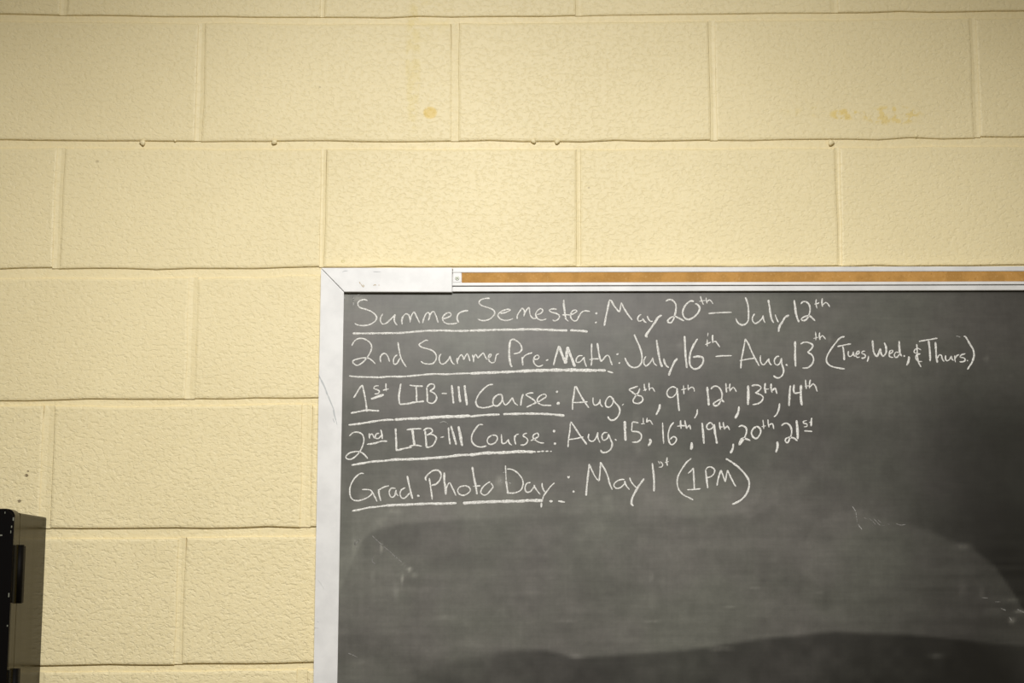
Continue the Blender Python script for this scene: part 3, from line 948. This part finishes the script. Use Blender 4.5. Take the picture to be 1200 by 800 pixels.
   ' / 435,195 400,215 360,255 348,295 370,318 400,315 440,275 462,240 440,205')]),
 ('Day:', [(T, 'w14 578,42 582,110 585,180 / w20 585,185 592,240 602,308 / 590,75 640,80 700,120 740,180 742,230 720,275 670,298 605,302'
   ' / 815,202 780,210 762,255 775,290 805,290 835,260 855,225 / 845,225 865,265 905,315 / 922,205 925,245 940,280 955,295 / 1038,205 1005,235 960,295 935,330 925,370 / w24 915,390 915,435')]),
 (': after Day', [(U, 'w17 122,182 130,200 140,182 / w20 174,322 181,332')]),
 ('May', [(U, 'w20 295,365 302,270 315,160 325,68 / 325,70 350,130 385,195 415,230 / 418,225 425,150 430,50 / w18 430,50 470,120 500,190 515,250 540,310'
   ' / 655,215 620,215 570,240 555,270 575,295 610,292 650,260 660,225 / 655,225 670,270 702,310 / 702,195 715,230 745,270 770,292'
   ' / w22 838,205 810,245 775,295 740,360 722,410 720,440 738,462')]),
 ('1st', [(U, 'w21 915,60 925,140 932,230 932,325 / w13 970,40 985,68 / w15 988,45 1012,70 1008,92 975,100 / w16 1055,5 1050,50 1058,85 / w14 1035,55 1070,45')]),
 ('(1PM)', [(V, 'w18 322,15 280,50 230,120 195,190 190,260 205,310 245,355 300,385 338,405 / w16 290,158 315,135 342,105 / w19 340,105 345,200 350,310 / 282,310 340,308 408,300'
   ' / w20 455,125 462,180 468,240 475,295 / 455,125 475,100 510,98 540,125 530,165 495,190 460,195'
   ' / w19 562,270 575,200 600,125 / w18 600,125 620,180 640,235 / 640,235 650,180 660,125 / w18 660,125 690,190 720,250 740,280'
   ' / w21 645,18 700,50 770,105 830,170 862,230 858,300 830,360 780,410 705,448')]),
]
for w, items in WORDS:
    ty = items[0][0] if items[0][0] != U else S
    line = 'top' if ty in (A, B, C_, D_) else 'second' if ty in (E, F, G_, H_, I, J) else 'third' if ty in (K, Lt, Mt, Nt) else 'fourth' if ty in (O, Pt, Q, Rt) else 'bottom'
    chalk_part('chalk_word', 'white chalk handwriting reading %s in the %s line' % (w, line), items)

UNDER = [
 ('Summer Semester', [(A, 'w20 105,405 250,405 430,402 560,400 700,388 820,380 960,378 1080,382 1200,380'), (B, 'w22 0,379 150,375 260,370 / w22 258,371 420,370 560,366 700,370 820,375 920,378 / w22 945,377 1030,380 1110,388')]),
 ('2nd Summer Pre-Math', [(E, 'w18 72,403 160,412 270,415 360,417 / w19 355,417 440,410 540,410 640,405 740,395 870,385 980,388 1090,382 1200,379'),
   (F, 'w24 0,380 120,375 250,370 380,365 500,358 / w28 490,358 640,352 780,350 900,348 1050,350 1200,352'), (G_, 'w24 0,430 40,430 80,432 / w18 95,440 150,455')]),
 ('1st LIB-III Course', [(K, 'w20 68,462 180,450 300,430 420,415 492,415 / w23 500,414 620,405 732,402 / w27 732,402 860,392 980,385 1100,383 1210,377'),
   (Lt, 'w21 4,383 20,382 120,371 285,365 / w22 318,362 450,358 600,358 750,362 893,375')]),
 ('2nd LIB-III Course', [(O, 'w21 95,440 180,425 300,405 400,400 / w23 395,400 500,388 620,385 750,380 880,370 1000,360 1100,346 1200,342'),
   (Pt, 'w26 0,343 60,338 150,325 230,325 350,320 480,312 600,315 / w20 600,314 622,316 / w19 632,315 668,311 / w19 675,311 702,308 / w18 715,311 745,308 / w17 757,311 774,309')]),
 ('Grad. Photo Day', [(S, 'w19 100,470 180,455 250,438 330,430 420,418 / w23 415,418 520,412 600,410 700,405 830,400 950,400 1080,395'),
   (T, 'w26 180,396 300,388 450,382 600,378 700,378 800,370 930,372 / w22 990,377 1020,379 / w19 1072,376 1105,381 1137,386')]),
]
for w, items in UNDER:
    chalk_part('chalk_underline', None, items, height=0.00045, wscale=1.12)

# faint leftovers of older chalk
chalk_part('faint_chalk_mark', 'faint leftover chalk strokes', [
    (A, 'w12 112,45 114,100 115,155 / w10 45,40 60,35 90,32 / w14 150,47 180,47 / w9 30,60 32,90'),
    (O, 'w9 915,45 945,34 970,32 1000,55'),
    ((980, 590), 'w7 150,25 180,70 190,120 195,170 / w12 205,190 220,215 240,242'),
    ((1050, 380), 'w10 565,110 585,114 605,122'),
    (T, 'w12 530,172 545,205 / w9 610,205 635,212 / w9 555,110 575,100'),
], M_FAINT)['kind'] = 'stuff'
chalk_part('faint_chalk_mark', 'very faint smeared chalk strokes', [
    ((980, 590), 'w7 260,130 285,145 300,152 / w7 310,140 340,165 370,195 / w7 345,135 380,170 410,200 455,205 / w7 390,150 420,178 / w6 480,190 500,195 / w7 560,185 600,200 650,195 / w7 330,190 350,215'),
    ((1080, 640), 'w10 895,590 930,605 960,620 / w12 820,660 845,695 / w7 690,520 740,520 / w7 560,480 620,485 / w8 740,580 790,600'),
    ((400, 620), 'w8 290,60 340,110 420,180 520,270 570,310 / w7 130,90 125,140 150,180 / w7 300,250 290,300 330,330 / w8 130,140 190,80'),
    ((400, 740), 'w8 60,200 100,215 150,240'),
], M_FAINT2, height=0.0001)['kind'] = 'stuff'

# scuffs on the frame
def scuff(name, items, mat, plane):
    o = chalk_part(name, None, items, mat, plane, 0.00008)
    o['kind'] = 'stuff'
    return o


scuff('scuff_mark', [((370, 430), 'w10 30,75 50,120 70,165 / w14 50,118 85,190 110,260 / w10 110,255 150,350 170,400 / w12 168,395 172,430 190,500 / w8 160,480 175,520 / w8 190,500 200,540')], M_SCUFF, YF - 0.0001)
scuff('scuff_mark', [((360, 660), 'w10 100,150 130,190 160,240 / w8 70,600 110,605 / w8 90,540 110,550')], M_SCUFF_L, YF - 0.0001)
scuff('tape_residue', [((400, 300), 'w8 168,240 180,262 / w7 185,262 200,285 210,290 / w7 205,268 215,285 / w7 300,275 320,268 325,275 / w6 345,272 360,272')], M_RUST, YF - 0.0007)
scuff('scuff_mark', [((400, 300), 'w5 10,148 30,140 60,138 / w4 300,145 370,150')], M_SCUFF, YF - 0.0007)

# ------------------------------------------------------------------ black metal cabinet
cxw, czt = unproj(55.5, 606.0, 0.0)
y_body = -0.143
y_door = -0.172
W = 0.62
cab = empty('metal_cabinet', (cxw - W / 2, -0.085, 0.0), 'black gloss metal cabinet with hinged door against the block wall at the left edge', 'cabinet')


def cpart(o):
    return keep(o, cab)


bm = bmesh.new()
bm_box(bm, cxw - W, cxw, y_body, -0.0025, 0.0, czt, 0.0025, 2)
cpart(bm_obj('cabinet_body', bm, M_OLIVE))
# door with softly rounded outer corners
zd = czt + 0.0045
xr_ = cxw + 0.0005
r = 0.012
pts = []
for i in range(7):
    a = math.pi / 2 * i / 6
    pts.append((xr_ - r + r * math.sin(a), zd - r + r * math.cos(a)))
pts += [(xr_, 0.03), (cxw - W, 0.03), (cxw - W, zd)]
door = prism('door', pts, y_door, y_body - 0.0012, M_BLACK, bevel=0.003)
door.data.materials.append(M_OLIVE)
for p_ in door.data.polygons:
    if abs(p_.normal.y) < 0.5:
        p_.material_index = 1
cpart(door)
hd = box('door_handle', cxw - W + 0.05, cxw - W + 0.07, y_door - 0.03, y_door, 0.95, 1.10, M_SCREW, door, bevel=0.004)
bm = bmesh.new()
for (px, py, a, b) in ((15.6, 608, .0009, .0024), (13.6, 617, .0008, .0016), (12.6, 623, .0006, .0020), (10.3, 697, .0008, .0030), (8.6, 733, .0008, .0012), (1.2, 627, .0018, .0010), (5.8, 600.5, .0006, .0014)):
    X, Z = unproj(px, py, y_door)
    bm_box(bm, X - a, X + a, y_door - 0.0002, y_door + 0.0012, Z - b, Z + b, 0.0002, 1)
ch = bm_obj('paint_chips', bm, M_SCREW, door)
ch['kind'] = 'stuff'
# hinges: door leaf, body leaf, barrel
hz = 1.6755
spots = []
z = hz
zt_h = unproj_z = None
_, h_top = unproj(19, 639, y_body)
_, h_bot = unproj(17, 706, y_body)
_, h2_top = unproj(17, 784, y_body)
pitch = h_top - h2_top
hh = h_top - h_bot
n = 0
z = h_top
proto = None
while z - hh > 0.08:
    if proto is None:
        bm = bmesh.new()
        bm_box(bm, cxw - 0.001, cxw + 0.0018, -0.134, -0.113, z - hh, z, 0.0005)
        base_ = bm_obj('hinge', bm, M_LEAF)
        cpart(base_)
        bm = bmesh.new()
        bm_box(bm, cxw - 0.001, cxw + 0.0018, -0.1685, -0.1575, z - hh, z, 0.0005)
        fl = bm_obj('hinge_leaf', bm, M_HINGE, base_)
        bm = bmesh.new()
        bmesh.ops.create_cone(bm, cap_ends=True, segments=14, radius1=0.0062, radius2=0.0062, depth=hh + 0.002)
        bmesh.ops.translate(bm, verts=bm.verts, vec=(cxw + 0.001, -0.1400, z - hh / 2))
        kn = bm_obj('hinge_knuckle', bm, M_HINGE, base_, True)
        proto = (base_, kn, fl)
    else:
        a = proto[0].copy(); a.location = proto[0].location + Vector((0, 0, z - h_top)); col.objects.link(a)
        for q_ in proto[1:]:
            b = q_.copy(); b.parent = a; col.objects.link(b)
    z -= pitch
cpart(box('plinth', cxw - W + 0.01, cxw - 0.01, y_body - 0.02, -0.01, 0.0, 0.028, M_BLACK))
